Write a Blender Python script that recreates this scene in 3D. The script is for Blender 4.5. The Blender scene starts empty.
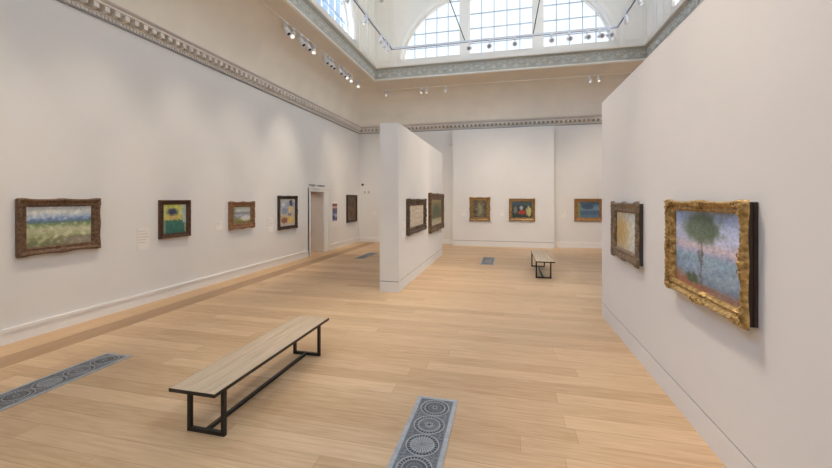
import bpy, bmesh, math, random
from mathutils import Vector, noise, Matrix
C = bpy.context.scene.collection
PI = math.pi
random.seed(7)

# ------------------------------------------------------------ camera
cam = bpy.data.cameras.new('camera')
cam.sensor_width = 36
cam.lens = 375 / 832 * 36
cam.shift_y = -35 / 832
cam.clip_start = .05
camo = bpy.data.objects.new('camera', cam)
camo.location = (0, 0, 1.85)
camo.rotation_euler = (PI / 2, 0, math.atan(90 / 375))
C.objects.link(camo)
bpy.context.scene.camera = camo

# ------------------------------------------------------------ sky, exposure
SKY = 7.6
LAMP = 6.4
vs = bpy.context.scene.view_settings
vs.view_transform = 'Standard'; vs.look = 'None'; vs.gamma = 1; vs.use_curve_mapping = False
vs.exposure = -0.05
w = bpy.data.worlds.new('sky'); bpy.context.scene.world = w; w.use_nodes = True
nt = w.node_tree; nt.nodes.clear()
N = nt.nodes.new; L = nt.links.new
out = N('ShaderNodeOutputWorld'); bg = N('ShaderNodeBackground'); tc = N('ShaderNodeTexCoord')
sep = N('ShaderNodeSeparateXYZ'); L(tc.outputs['Generated'], sep.inputs[0])
nz = N('ShaderNodeTexNoise'); nz.inputs['Scale'].default_value = 3.0; nz.inputs['Detail'].default_value = 5
L(tc.outputs['Generated'], nz.inputs['Vector'])
# bright cloud cover, with a patch of open blue sky low on the -X side
mr = N('ShaderNodeMapRange'); mr.inputs[1].default_value = -.48; mr.inputs[2].default_value = -.18
mr.inputs[3].default_value = 0; mr.inputs[4].default_value = 1; mr.interpolation_type = 'SMOOTHSTEP'
L(sep.outputs['X'], mr.inputs[0])
ad = N('ShaderNodeMath'); ad.operation = 'MULTIPLY_ADD'; ad.inputs[1].default_value = .25; ad.inputs[2].default_value = -.12
L(nz.outputs['Fac'], ad.inputs[0])
ad2 = N('ShaderNodeMath'); ad2.operation = 'ADD'; ad2.use_clamp = True
L(ad.outputs[0], ad2.inputs[0]); L(mr.outputs[0], ad2.inputs[1])
mx = N('ShaderNodeMix'); mx.data_type = 'RGBA'
mx.inputs[6].default_value = (.36, .52, .80, 1); mx.inputs[7].default_value = (.89, .95, 1.0, 1)
L(ad2.outputs[0], mx.inputs[0]); L(mx.outputs[2], bg.inputs['Color'])
# the cloud layer is several times brighter overhead and behind the camera than low over the far end
def mrange(src, a, b, c, d):
    m = N('ShaderNodeMapRange'); m.interpolation_type = 'SMOOTHSTEP'
    for k, v in zip((1, 2, 3, 4), (a, b, c, d)): m.inputs[k].default_value = v
    L(src, m.inputs[0]); return m.outputs[0]
hi = mrange(sep.outputs['Z'], .52, .80, 0, SKY * 1.6)
bk = mrange(sep.outputs['Y'], .30, -.35, 0, SKY)
sm = N('ShaderNodeMath'); sm.operation = 'ADD'; L(hi, sm.inputs[0]); L(bk, sm.inputs[1])
sm2 = N('ShaderNodeMath'); sm2.operation = 'ADD'; L(sm.outputs[0], sm2.inputs[0]); sm2.inputs[1].default_value = 1.3
L(sm2.outputs[0], bg.inputs['Strength'])
L(bg.outputs[0], out.inputs[0])
bpy.context.scene.cycles.diffuse_bounces = 6
bpy.context.scene.cycles.sample_clamp_indirect = 6

# ------------------------------------------------------------ dimensions (metres, camera above the origin)
XL, XR, YB, YF = -6.19, 5.75, 15.25, -6.5      # room
LX0, LX1, LY1, LY0 = -5.07, 4.63, 14.13, -5.38  # lantern opening
ZC0, ZC1 = 4.68, 4.93                           # cornice
ZF0 = 6.55                                      # lantern lower rim
ZS = 7.30                                       # window sill
ZT = 10.7                                       # lantern ceiling

def portal(loc, rot, sx, sy):
    l = bpy.data.lights.new('window_portal', 'AREA'); l.shape = 'RECTANGLE'; l.size = sx; l.size_y = sy
    l.cycles.is_portal = True
    o = bpy.data.objects.new('window_portal', l); o.location = loc; o.rotation_euler = rot; C.objects.link(o)
ZW = ZS + 1.33
portal((-.2, LY1 + .32, ZW), (-PI / 2, 0, 0), 7.6, 2.7)
portal((-.2, LY0 - .32, ZW), (PI / 2, 0, 0), 7.6, 2.7)
for yc in (8.2, .5):
    portal((LX0 - .32, yc, ZW), (PI / 2, 0, -PI / 2), 7.6, 2.7)
    portal((LX1 + .32, yc, ZW), (PI / 2, 0, PI / 2), 7.6, 2.7)

# ------------------------------------------------------------ materials
def lin(c):
    return tuple(((x / 255) / 12.92 if x / 255 < .04045 else ((x / 255 + .055) / 1.055) ** 2.4) for x in c)

def mat(name, rgb, rough=.6, metal=0, var=0., scale=4., bump=0., bscale=60., spec=.5, stretch=(1, 1, 1), rgb2=None):
    m = bpy.data.materials.new(name); m.use_nodes = True
    t = m.node_tree; b = t.nodes['Principled BSDF']
    c = lin(rgb)
    b.inputs['Roughness'].default_value = rough; b.inputs['Metallic'].default_value = metal
    b.inputs['Specular IOR Level'].default_value = spec
    co = t.nodes.new('ShaderNodeTexCoord'); mp = t.nodes.new('ShaderNodeMapping')
    mp.inputs['Scale'].default_value = stretch
    t.links.new(co.outputs['Object'], mp.inputs[0])
    n = t.nodes.new('ShaderNodeTexNoise'); n.inputs['Scale'].default_value = scale; n.inputs['Detail'].default_value = 6
    t.links.new(mp.outputs[0], n.inputs['Vector'])
    mixn = t.nodes.new('ShaderNodeMix'); mixn.data_type = 'RGBA'
    if rgb2 is None:
        mixn.inputs[6].default_value = tuple(x * (1 - var) for x in c) + (1,)
        mixn.inputs[7].default_value = tuple(min(1, x * (1 + var)) for x in c) + (1,)
    else:
        mixn.inputs[6].default_value = c + (1,); mixn.inputs[7].default_value = lin(rgb2) + (1,)
    r = t.nodes.new('ShaderNodeMapRange'); r.inputs[1].default_value = .35; r.inputs[2].default_value = .65
    t.links.new(n.outputs['Fac'], r.inputs[0]); t.links.new(r.outputs[0], mixn.inputs[0])
    t.links.new(mixn.outputs[2], b.inputs['Base Color'])
    if bump:
        n2 = t.nodes.new('ShaderNodeTexNoise'); n2.inputs['Scale'].default_value = bscale; n2.inputs['Detail'].default_value = 4
        t.links.new(mp.outputs[0], n2.inputs['Vector'])
        bp = t.nodes.new('ShaderNodeBump'); bp.inputs['Strength'].default_value = bump; bp.inputs['Distance'].default_value = .01
        t.links.new(n2.outputs['Fac'], bp.inputs['Height']); t.links.new(bp.outputs[0], b.inputs['Normal'])
    return m

def wood_floor(name, c1, c2, along_x=True, length=2.3, width=.19):
    m = bpy.data.materials.new(name); m.use_nodes = True
    t = m.node_tree; b = t.nodes['Principled BSDF']; nn = t.nodes.new; ln = t.links.new
    co = nn('ShaderNodeTexCoord'); mp = nn('ShaderNodeMapping')
    if not along_x: mp.inputs['Rotation'].default_value = (0, 0, PI / 2)
    ln(co.outputs['Object'], mp.inputs[0])
    br = nn('ShaderNodeTexBrick')
    br.inputs['Scale'].default_value = 1; br.inputs['Brick Width'].default_value = length; br.inputs['Row Height'].default_value = width
    br.inputs['Mortar Size'].default_value = .0014; br.inputs['Mortar Smooth'].default_value = .3; br.inputs['Bias'].default_value = 0
    br.inputs['Color1'].default_value = (0, 0, 0, 1); br.inputs['Color2'].default_value = (1, 1, 1, 1); br.inputs['Mortar'].default_value = (.3, .3, .3, 1)
    br.offset = .37; br.offset_frequency = 2; br.squash = 1.0
    # irregular board ends: slide every row by its own amount
    sp = nn('ShaderNodeSeparateXYZ'); ln(mp.outputs[0], sp.inputs[0])
    dv = nn('ShaderNodeMath'); dv.operation = 'DIVIDE'; dv.inputs[1].default_value = width; ln(sp.outputs['Y'], dv.inputs[0])
    fl = nn('ShaderNodeMath'); fl.operation = 'FLOOR'; ln(dv.outputs[0], fl.inputs[0])
    wn = nn('ShaderNodeTexWhiteNoise'); wn.noise_dimensions = '1D'; ln(fl.outputs[0], wn.inputs['W'])
    ma = nn('ShaderNodeMath'); ma.operation = 'MULTIPLY_ADD'; ma.inputs[1].default_value = length; ln(wn.outputs['Value'], ma.inputs[0]); ln(sp.outputs['X'], ma.inputs[2])
    cb = nn('ShaderNodeCombineXYZ'); ln(ma.outputs[0], cb.inputs['X']); ln(sp.outputs['Y'], cb.inputs['Y'])
    ln(cb.outputs[0], br.inputs['Vector'])
    # grain, long in the board's direction
    mg = nn('ShaderNodeMapping'); mg.inputs['Scale'].default_value = (1.2, 16, 1); ln(cb.outputs[0], mg.inputs[0])
    gn = nn('ShaderNodeTexNoise'); gn.inputs['Scale'].default_value = 2.2; gn.inputs['Detail'].default_value = 8; gn.inputs['Roughness'].default_value = .6; gn.inputs['Distortion'].default_value = .4
    ln(mg.outputs[0], gn.inputs['Vector'])
    f = nn('ShaderNodeMath'); f.operation = 'MULTIPLY_ADD'; f.inputs[1].default_value = .62
    ln(br.outputs['Color'], f.inputs[0])
    g2 = nn('ShaderNodeMath'); g2.operation = 'MULTIPLY_ADD'; g2.inputs[1].default_value = 1.7; g2.inputs[2].default_value = -.66
    ln(gn.outputs['Fac'], g2.inputs[0]); ln(g2.outputs[0], f.inputs[2])
    cr = nn('ShaderNodeValToRGB'); e = cr.color_ramp.elements
    e[0].position = 0; e[0].color = lin(c1) + (1,); e[1].position = 1; e[1].color = lin(c2) + (1,)
    ln(f.outputs[0], cr.inputs[0])
    dk = nn('ShaderNodeMix'); dk.data_type = 'RGBA'; dk.blend_type = 'MULTIPLY'; dk.inputs[7].default_value = (.55, .48, .42, 1)
    ln(br.outputs['Fac'], dk.inputs[0]); ln(cr.outputs[0], dk.inputs[6]); ln(dk.outputs[2], b.inputs['Base Color'])
    # a scatter of small knots
    b.inputs['Roughness'].default_value = .42; b.inputs['Specular IOR Level'].default_value = .35
    bp = nn('ShaderNodeBump'); bp.inputs['Strength'].default_value = .08; bp.inputs['Distance'].default_value = .004
    ln(gn.outputs['Fac'], bp.inputs['Height']); ln(bp.outputs[0], b.inputs['Normal'])
    return m

M = {}
M['wall'] = mat('wall_paint', (224, 221, 218), .85, var=.012, scale=1.2, bump=.03, bscale=200, spec=.2)
M['cove'] = mat('cove_plaster', (232, 221, 204), .9, var=.03, scale=1.5, spec=.2)
M['lantern'] = mat('lantern_paint', (242, 238, 230), .8, var=.01, spec=.2)
M['trim'] = mat('skirting_paint', (233, 230, 227), .5, var=.01)
M['cornice'] = mat('cornice_paint', (222, 215, 208), .7, var=.03, scale=8)
M['taupe'] = mat('cornice_band', (196, 186, 181), .7, var=.03)
M['grey'] = mat('cornice_fillet', (150, 150, 152), .7, var=.03)
M['green'] = mat('frieze_green', (186, 185, 176), .8, var=.06, scale=12, bump=.3, bscale=30)
M['relief'] = mat('frieze_relief', (212, 213, 205), .8, var=.06, scale=14)
M['gap'] = mat('shadow_gap', (60, 56, 52), .9)
M['floor'] = wood_floor('oak_boards', (184, 148, 110), (216, 184, 147), length=2.7)
M['strip'] = wood_floor('dark_oak_strip', (152, 120, 88), (174, 140, 106), False, 1.9, .19)
M['edge'] = wood_floor('edge_boards', (182, 148, 110), (206, 172, 134), False, 2.1, .2)
M['bwood'] = mat('bench_oak', (196, 172, 144), .5, var=.12, scale=3, stretch=(26, 1, 1), bump=.1, bscale=20)
M['bmetal'] = mat('bench_steel', (46, 42, 38), .45, metal=.4, var=.1)
M['vent'] = mat('vent_iron', (134, 137, 141), .5, metal=.35, var=.1, scale=20)
M['vent2'] = mat('vent_iron_pale', (172, 175, 180), .45, metal=.35, var=.1, scale=20)
M['ventd'] = mat('vent_plate', (118, 121, 126), .6, var=.1, scale=30)
M['ventc'] = mat('vent_core', (58, 60, 64), .6)
M['track'] = mat('track_white', (215, 217, 224), .4, var=.02)
M['trackd'] = mat('track_slot', (105, 95, 90), .6)
M['lampw'] = mat('lamp_white', (226, 226, 230), .35, var=.01)
M['black'] = mat('lamp_baffle', (20, 20, 20), .5)
M['wire'] = mat('steel_wire', (70, 66, 64), .4, metal=.6)
M['card'] = mat('label_card', (232, 227, 222), .6, var=.01)
M['ink'] = mat('label_ink', (196, 190, 186), .7)
M['bar'] = mat('glazing_bar', (186, 194, 206), .5, var=.02)
M['door'] = mat('door_reveal', (206, 197, 188), .6, var=.02)
M['sign'] = mat('sign_letters', (95, 96, 96), .5)
M['camdk'] = mat('camera_dark', (70, 62, 56), .4)
def emit(name, rgb, s):
    m = bpy.data.materials.new(name); m.use_nodes = True; b = m.node_tree.nodes['Principled BSDF']
    b.inputs['Base Color'].default_value = (1, 1, 1, 1)
    b.inputs['Emission Color'].default_value = lin(rgb) + (1,); b.inputs['Emission Strength'].default_value = s
    return m
M['lens'] = emit('lamp_lens', (255, 244, 228), 1.2)
g = bpy.data.materials.new('window_glass'); g.use_nodes = True; t = g.node_tree; t.nodes.clear()
o_ = t.nodes.new('ShaderNodeOutputMaterial'); mi = t.nodes.new('ShaderNodeMixShader'); tr = t.nodes.new('ShaderNodeBsdfTransparent'); gl = t.nodes.new('ShaderNodeBsdfGlossy')
gl.inputs['Roughness'].default_value = .05; mi.inputs[0].default_value = .05; tr.inputs[0].default_value = (.95, .97, .98, 1)
t.links.new(tr.outputs[0], mi.inputs[1]); t.links.new(gl.outputs[0], mi.inputs[2]); t.links.new(mi.outputs[0], o_.inputs[0])
M['glass'] = g

# ------------------------------------------------------------ mesh helpers
def add_box(bm, x0, x1, y0, y1, z0, z1, mi=0):
    v = [bm.verts.new(p) for p in ((x0, y0, z0), (x1, y0, z0), (x1, y1, z0), (x0, y1, z0), (x0, y0, z1), (x1, y0, z1), (x1, y1, z1), (x0, y1, z1))]
    for q in ((0, 3, 2, 1), (4, 5, 6, 7), (0, 1, 5, 4), (1, 2, 6, 5), (2, 3, 7, 6), (3, 0, 4, 7)):
        f = bm.faces.new([v[i] for i in q]); f.material_index = mi
def quad(bm, pts, mi=0):
    f = bm.faces.new([bm.verts.new(p) for p in pts]); f.material_index = mi; return f
def add_cyl(bm, p0, p1, r0, r1=None, n=16, mi=0, caps=True):
    p0 = Vector(p0); p1 = Vector(p1); r1 = r0 if r1 is None else r1
    q = (p1 - p0).normalized().to_track_quat('Z', 'Y')
    a = [bm.verts.new(p0 + q @ Vector((r0 * math.cos(2 * PI * i / n), r0 * math.sin(2 * PI * i / n), 0))) for i in range(n)]
    b = [bm.verts.new(p1 + q @ Vector((r1 * math.cos(2 * PI * i / n), r1 * math.sin(2 * PI * i / n), 0))) for i in range(n)]
    for i in range(n):
        f = bm.faces.new((a[i], a[(i + 1) % n], b[(i + 1) % n], b[i])); f.material_index = mi; f.smooth = True
    if caps:
        f = bm.faces.new(a[::-1]); f.material_index = mi
        f = bm.faces.new(b); f.material_index = mi
def obj(name, bm, mats, parent=None, bevel=0):
    me = bpy.data.meshes.new(name)
    bmesh.ops.recalc_face_normals(bm, faces=bm.faces[:])
    bm.to_mesh(me); bm.free()
    for m in (mats if isinstance(mats, (list, tuple)) else [mats]): me.materials.append(m)
    o = bpy.data.objects.new(name, me); C.objects.link(o)
    if parent: o.parent = parent
    if bevel:
        b = o.modifiers.new('bevel', 'BEVEL'); b.width = bevel; b.segments = 2; b.limit_method = 'ANGLE'
    return o
def struct(name, bm, mats, bevel=0):
    o = obj(name, bm, mats, None, bevel); o['kind'] = 'structure'; return o
def thing(name, label, cat, loc=(0, 0, 0), rot=(0, 0, 0), group=None):
    o = bpy.data.objects.new(name, None); C.objects.link(o); o.empty_display_size = .1
    o.location = loc; o.rotation_euler = rot; o['label'] = label; o['category'] = cat
    if group: o['group'] = group
    return o
def tag(o, label, cat, group=None):
    o['label'] = label; o['category'] = cat
    if group: o['group'] = group
    return o

# ------------------------------------------------------------ floor
bm = bmesh.new()
def slab(x0, x1, y0, y1, mi): add_box(bm, x0, x1, y0, y1, -.1, 0, mi)
slab(-5.36, 6.0, YF, YB + .3, 0)
slab(-5.74, -5.36, YF, YB - .1, 1)
slab(-5.74, -5.36, YB - .1, YB + .3, 0)
slab(XL - 3.2, -5.74, YF, YB + .3, 2)
struct('floor', bm, [M['floor'], M['strip'], M['edge']])

# ------------------------------------------------------------ outer walls
DY0, DY1, DZ = 11.02, 11.95, 2.1
DA = .34
bm = bmesh.new()
T = .62
add_box(bm, XL - T, XL, YF, DY0, 0, ZC1 + .1)
add_box(bm, XL - T, XL, DY1, YB + .3, 0, ZC1 + .1)
add_box(bm, XL - T, XL, DY0, DY1, DZ, ZC1 + .1)
struct('wall_left', bm, M['wall'])
bm = bmesh.new(); add_box(bm, XL - T, 6.1, YB, YB + .35, 0, ZC1 + .1); struct('wall_back', bm, M['wall'])
bm = bmesh.new(); add_box(bm, XR, XR + .35, YF, YB, 0, ZC1 + .1); struct('wall_right', bm, M['wall'])
bm = bmesh.new(); add_box(bm, XL - T, 6.1, YF - .35, YF, 0, ZC1 + .1); struct('wall_front', bm, M['wall'])
# passage behind the doorway
bm = bmesh.new()
add_box(bm, XL - 3.1, XL - T - .02, DY1 + 1.6, DY1 + 1.7, 0, 3); add_box(bm, XL - 3.2, XL - 3.1, DY0 - 2, DY1 + 1.7, 0, 3)
add_box(bm, XL - 3.1, XL - T - .02, DY0 - 2.1, DY0 - 2, 0, 3); add_box(bm, XL - 3.2, XL - T - .02, DY0 - 2.1, DY1 + 1.7, 3, 3.1)
struct('wall_passage', bm, M['door'])

pl = bpy.data.lights.new('passage_fill_light', 'POINT'); pl.energy = 45; pl.shadow_soft_size = .15; pl.color = (1, .92, .82)  # added fill to brighten the door reveal; no lamp fixture stands there
o = bpy.data.objects.new('passage_fill_light', pl); o.location = (XL - 1.9, DY0 - .3, 2.7); C.objects.link(o)
# door 1: architrave and lining
bm = bmesh.new()
A = .1
for y0, y1 in ((DY0 - A, DY0), (DY1, DY1 + DA)):
    add_box(bm, XL - .01, XL + .035, y0, y1, 0, DZ + A)
    yy = (y0, y0 + .03) if y0 < DY0 else (y1 - .03, y1)
    add_box(bm, XL + .0, XL + .055, yy[0], yy[1], 0, DZ + A)
add_box(bm, XL - .01, XL + .034, DY0, DY1, DZ, DZ + A)
add_box(bm, XL, XL + .06, DY0 - A - .02, DY1 + DA + .02, DZ + A, DZ + A + .035)
add_box(bm, XL - T - .02, XL, DY0 - .01, DY0 + .02, 0, DZ, 1); add_box(bm, XL - T - .02, XL, DY1 - .02, DY1 + .01, 0, DZ, 1)
add_box(bm, XL - T - .02, XL, DY0 + .02, DY1 - .02, DZ - .02, DZ + .01, 1)
struct('door_1', bm, [M['trim'], M['door']])

# skirtings with a moulded top
def skirt_box(bm, x0, x1, y0, y1): add_box(bm, x0, x1, y0, y1, 0, .15)
bm = bmesh.new()
for y0, y1 in ((YF, DY0 - A), (DY1 + DA, YB)):
    add_box(bm, XL, XL + .020, y0, y1, 0, .155); add_box(bm, XL, XL + .034, y0, y1, .155, .20)
struct('baseboard_left', bm, M['trim'])
BX0, BX1, BY = -2.08, 1.76, 14.88
bm = bmesh.new()
for x0, x1 in ((XL + .034, BX0), (BX1, XR)):
    add_box(bm, x0, x1, YB - .022, YB, 0, .145); add_box(bm, x0, x1, YB - .034, YB, .15, .178)
    add_box(bm, x0, x1, YB - .02, YB, .145, .15); add_box(bm, x0, x1, YB - .016, YB, .178, .20)
struct('baseboard_back', bm, M['trim'])

# ------------------------------------------------------------ partitions (recess line above a flush plinth)
def partition(name, x0, x1, y0, y1, z1, zg=.205):
    bm = bmesh.new()
    e = .008
    add_box(bm, x0, x1, y0, y1, 0, zg)
    add_box(bm, x0 + e, x1 - e, y0 + e, y1 - e, zg, zg + .012, 1)
    add_box(bm, x0, x1, y0, y1, zg + .012, z1)
    return struct(name, bm, [M['wall'], M['gap']])
partition('wall_partition_left', -2.455, -2.066, 7.12, 12.35, 3.36)
partition('wall_partition_right', 1.477, 1.86, -4.5, 6.46, 3.37)
partition('wall_partition_back', BX0, BX1, BY, YB, 4.60)

# ------------------------------------------------------------ cornice all round the room
def inner_ring(o, z):   # rectangle inset by o from the walls
    return [(XL + o, YF + o, z), (XR - o, YF + o, z), (XR - o, YB - o, z), (XL + o, YB - o, z)]
def sweep_ring(bm, prof, ring=inner_ring):
    prev = None
    for k, (o, z, mi) in enumerate(prof):
        cur = [bm.verts.new(p) for p in ring(o, z)]
        if prev:
            for i in range(4):
                f = bm.faces.new((prev[i], prev[(i + 1) % 4], cur[(i + 1) % 4], cur[i])); f.material_index = mi
        prev = cur
bm = bmesh.new()
sweep_ring(bm, [(0, 4.665, 1), (.028, 4.665, 1), (.032, 4.69, 1), (.02, 4.69, 1), (.02, 4.735, 0), (.045, 4.745, 0), (.045, 4.76, 0), (.03, 4.765, 3), (.03, 4.85, 3),  # grey of the bottom fillet stands for the shadow line under the cornice
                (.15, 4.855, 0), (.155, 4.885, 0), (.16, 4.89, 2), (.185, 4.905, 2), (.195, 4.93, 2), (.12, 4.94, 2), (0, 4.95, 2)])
def along(y0, y1, step):
    n = int((y1 - y0) / step); return [y0 + (i + .5) * (y1 - y0) / n for i in range(n)]
for y in along(YF + .2, YB - .12, .16):
    add_box(bm, XL + .03, XL + .135, y - .038, y + .038, 4.775, 4.855)
    add_box(bm, XL + .04, XL + .085, y - .03, y + .03, 4.765, 4.785)
for x in along(XL + .15, XR - .15, .16):
    add_box(bm, x - .038, x + .038, YB - .135, YB - .03, 4.775, 4.855)
    add_box(bm, x - .03, x + .03, YB - .085, YB - .04, 4.765, 4.785)
for y in along(2.5, YB - .05, .058):
    add_box(bm, XL + .02, XL + .042, y - .018, y + .018, 4.693, 4.733)
for x in along(XL + .05, 3.6, .058):
    add_box(bm, x - .018, x + .018, YB - .042, YB - .02, 4.693, 4.733)
struct('trim_1', bm, [M['cornice'], M['grey'], M['taupe'], mat('cornice_recess', (176, 164, 142), .8, var=.1, scale=15)])  # recess ground tinted darker, so the gaps between blocks read as shaded

# ------------------------------------------------------------ coved ceiling
bm = bmesh.new()
a_ = (LX0 - XL); b_ = ZF0 - ZC1
prev = None
for k in range(25):
    th = k / 24 * PI / 2
    o = a_ * (1 - math.cos(th)); z = ZC1 + b_ * math.sin(th)
    cur = [bm.verts.new(p) for p in inner_ring(o, z)]
    if prev:
        for i in range(4):
            f = bm.faces.new((prev[i], prev[(i + 1) % 4], cur[(i + 1) % 4], cur[i])); f.smooth = True
    prev = cur
o = obj('ceiling', bm, M['cove']); o['kind'] = 'structure'
so = o.modifiers.new('thick', 'SOLIDIFY'); so.thickness = .06; so.offset = 1
# keep the ring corners sharp
for e in o.data.edges:
    pass

# ------------------------------------------------------------ lantern rim: moulding, green frieze, ledge
def lan_ring(o, z):     # o > 0: towards the room
    return [(LX0 + o, LY0 + o, z), (LX1 - o, LY0 + o, z), (LX1 - o, LY1 - o, z), (LX0 + o, LY1 - o, z)]
bm = bmesh.new()
sweep_ring(bm, [(-.05, 6.535, 0), (.02, 6.53, 0), (.045, 6.55, 0), (.045, 6.575, 0), (.02, 6.595, 0), (.0, 6.60, 0)], lan_ring)
sweep_ring(bm, [(.0, 6.60, 1), (.0, 6.95, 1), (.03, 6.955, 1), (.09, 6.995, 1)], lan_ring)
sweep_ring(bm, [(.09, 6.995, 0), (.13, 7.0, 0), (.135, 7.045, 0), (.10, 7.06, 0), (-.32, 7.07, 0)], lan_ring)
# carved scrolls and leaves of the frieze
def relief_unit(bm, P, s, lod=1):
    # P(u, v, n): point u along, v up, n out of the frieze
    def leaf(u, v, ang, ln, wd):
        ca, sa = math.cos(ang), math.sin(ang)
        pts = [(0, 0, .004), (ln * .5, wd, .008), (ln, 0, .02), (ln * .5, -wd, .008)]
        vs_ = [bm.verts.new(P(u + x * ca - y * sa, v + x * sa + y * ca, n)) for x, y, n in pts]
        top = bm.verts.new(P(u + ln * .5 * ca, v + ln * .5 * sa, .03))
        for i in range(4):
            f = bm.faces.new((vs_[i], vs_[(i + 1) % 4], top)); f.material_index = 2
    def scroll(u, v, r, a0, a1, wd, n=9):
        ins, outs, tops = [], [], []
        for i in range(n + 1):
            a = a0 + (a1 - a0) * i / n; rr = r * (1 - .55 * i / n)
            ww = wd * (1 - .4 * i / n)
            for lst, q, h in ((ins, rr - ww, .003), (tops, rr, .024), (outs, rr + ww, .003)):
                lst.append(bm.verts.new(P(u + q * math.cos(a), v + q * math.sin(a), h)))
        for i in range(n):
            for A_, B_ in ((ins, tops), (tops, outs)):
                f = bm.faces.new((A_[i], A_[i + 1], B_[i + 1], B_[i])); f.material_index = 2
    scroll(s * .0 + .10, 6.78, .085, -PI * .6, PI * 1.3, .014)
    scroll(.30, 6.77, .085, PI * 1.6, -PI * .3, .014)
    for a in (-.9, -.45, 0, .45, .9):
        leaf(.20, 6.66, PI / 2 + a, .13 + .05 * math.cos(a * 1.4), .02)
    leaf(.20, 6.84, PI / 2, .08, .02)
    for a in (-.8, 0, .8): leaf(.40, 6.86, -PI / 2 + a, .15, .022)
    leaf(.40, 6.86, PI / 2, .06, .018)
for k in range(int((LY1 - 2.6) / .40)):
    y0 = LY1 - .42 - k * .40
    relief_unit(bm, lambda u, v, n, y0=y0: (LX0 + n, y0 + u - .02, v), 1)
for k in range(24):
    x0 = LX0 + .02 + k * .40
    relief_unit(bm, lambda u, v, n, x0=x0: (x0 + u, LY1 - n, v), 1)
for k in range(16):
    y0 = LY1 - .42 - k * .40
    relief_unit(bm, lambda u, v, n, y0=y0: (LX1 - n, y0 + u, v), 1)
struct('trim_2', bm, [M['lantern'], M['green'], M['relief']])

# ------------------------------------------------------------ lantern walls with lunette windows
HW, HH = 3.78, 2.62
def ell(t, hw=HW, hh=HH, dz=0): return hw * math.cos(t), ZS + hh * math.sin(t) + dz
def lunette_wall(name, P, u0, u1, centres, depth=.3):
    """P(u, z, n): n into the room.  Wall with half-ellipse openings, their reveals and raised arch bands."""
    bm = bmesh.new()
    Q = lambda u, z, n=0: bm.verts.new(P(u, z, n))
    def face(*vv, mi=0):
        f = bm.faces.new(vv); f.material_index = mi; return f
    cuts = [u0]
    for c in centres: cuts += [c - HW, c + HW]
    cuts.append(u1)
    for i in range(0, len(cuts), 2):
        face(Q(cuts[i], 7.05), Q(cuts[i + 1], 7.05), Q(cuts[i + 1], ZT), Q(cuts[i], ZT))
    n = 40
    for c in centres:
        face(Q(c - HW, 7.05), Q(c + HW, 7.05), Q(c + HW, ZS), Q(c - HW, ZS))
        face(Q(c - HW, ZS), Q(c + HW, ZS), Q(c + HW, ZS, -depth), Q(c - HW, ZS, -depth))
        for k in range(n):
            a, b = PI * k / n, PI * (k + 1) / n
            ua, za = ell(a); ub, zb = ell(b)
            face(Q(c + ua, za), Q(c + ub, zb), Q(c + ub, ZT), Q(c + ua, ZT))
            face(Q(c + ua, za), Q(c + ub, zb), Q(c + ub, zb, -depth), Q(c + ua, za, -depth))
            # arch band
            for (r0, r1, h0, h1) in ((.0, .05, .0, .05), (.05, .14, .05, .05), (.14, .17, .05, .0)):
                p = [ell(a, HW + r0, HH + r0), ell(b, HW + r0, HH + r0), ell(b, HW + r1, HH + r1), ell(a, HW + r1, HH + r1)]
                hs = [h0, h0, h1, h1]
                face(*[Q(c + x, z, h) for (x, z), h in zip(p, hs)])
    return bm, P
def bx(bm, P, ua, ub, za, zb, na, nb, mi=0):
    v = [bm.verts.new(P(u, z, n)) for u, z, n in ((ua, za, na), (ub, za, na), (ub, zb, na), (ua, zb, na), (ua, za, nb), (ub, za, nb), (ub, zb, nb), (ua, zb, nb))]
    for q in ((0, 3, 2, 1), (4, 5, 6, 7), (0, 1, 5, 4), (1, 2, 6, 5), (2, 3, 7, 6), (3, 0, 4, 7)):
        f = bm.faces.new([v[i] for i in q]); f.material_index = mi
def panel(bm, P, ua, ub, za, zb, wd=.035):
    bx(bm, P, ua, ua + wd, za, zb, 0, .02); bx(bm, P, ub - wd, ub, za, zb, 0, .02)
    bx(bm, P, ua + wd, ub - wd, za, za + wd, 0, .02); bx(bm, P, ua + wd, ub - wd, zb - wd, zb, 0, .02)
Pb = lambda u, z, n: (u, LY1 - n, z)
Pl = lambda u, z, n: (LX0 + n, u, z)
Pr = lambda u, z, n: (LX1 - n, u, z)
Pf = lambda u, z, n: (u, LY0 + n, z)
XC = -.2
for nm, P, u0, u1, cs in (('wall_lantern_back', Pb, LX0, LX1, [XC]), ('wall_lantern_left', Pl, LY0, LY1, [.5, 8.2]),
                          ('wall_lantern_right', Pr, LY0, LY1, [.5, 8.2]), ('wall_lantern_front', Pf, LX0, LX1, [XC])):
    bm, P = lunette_wall(nm, P, u0, u1, cs)
    if nm == 'wall_lantern_back':
        panel(bm, P, LX0 + .12, LX0 + .62, 7.25, 10.3); panel(bm, P, LX1 - .62, LX1 - .12, 7.25, 10.3)
        bx(bm, P, LX0 + .70, LX0 + .82, 7.05, 10.6, 0, .04); bx(bm, P, LX1 - .82, LX1 - .70, 7.05, 10.6, 0, .04)
    if nm in ('wall_lantern_left', 'wall_lantern_right'):
        panel(bm, P, 12.75, 13.3, 7.25, 10.3); panel(bm, P, 13.5, 14.0, 7.25, 10.3)
        bx(bm, P, 12.35, 12.5, 7.05, 10.6, 0, .05)
    struct(nm, bm, M['lantern'])
bm = bmesh.new(); add_box(bm, LX0 - .5, LX1 + .5, LY0 - .5, LY1 + .5, ZT, ZT + .1); struct('ceiling_lantern', bm, M['lantern'])

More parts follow.
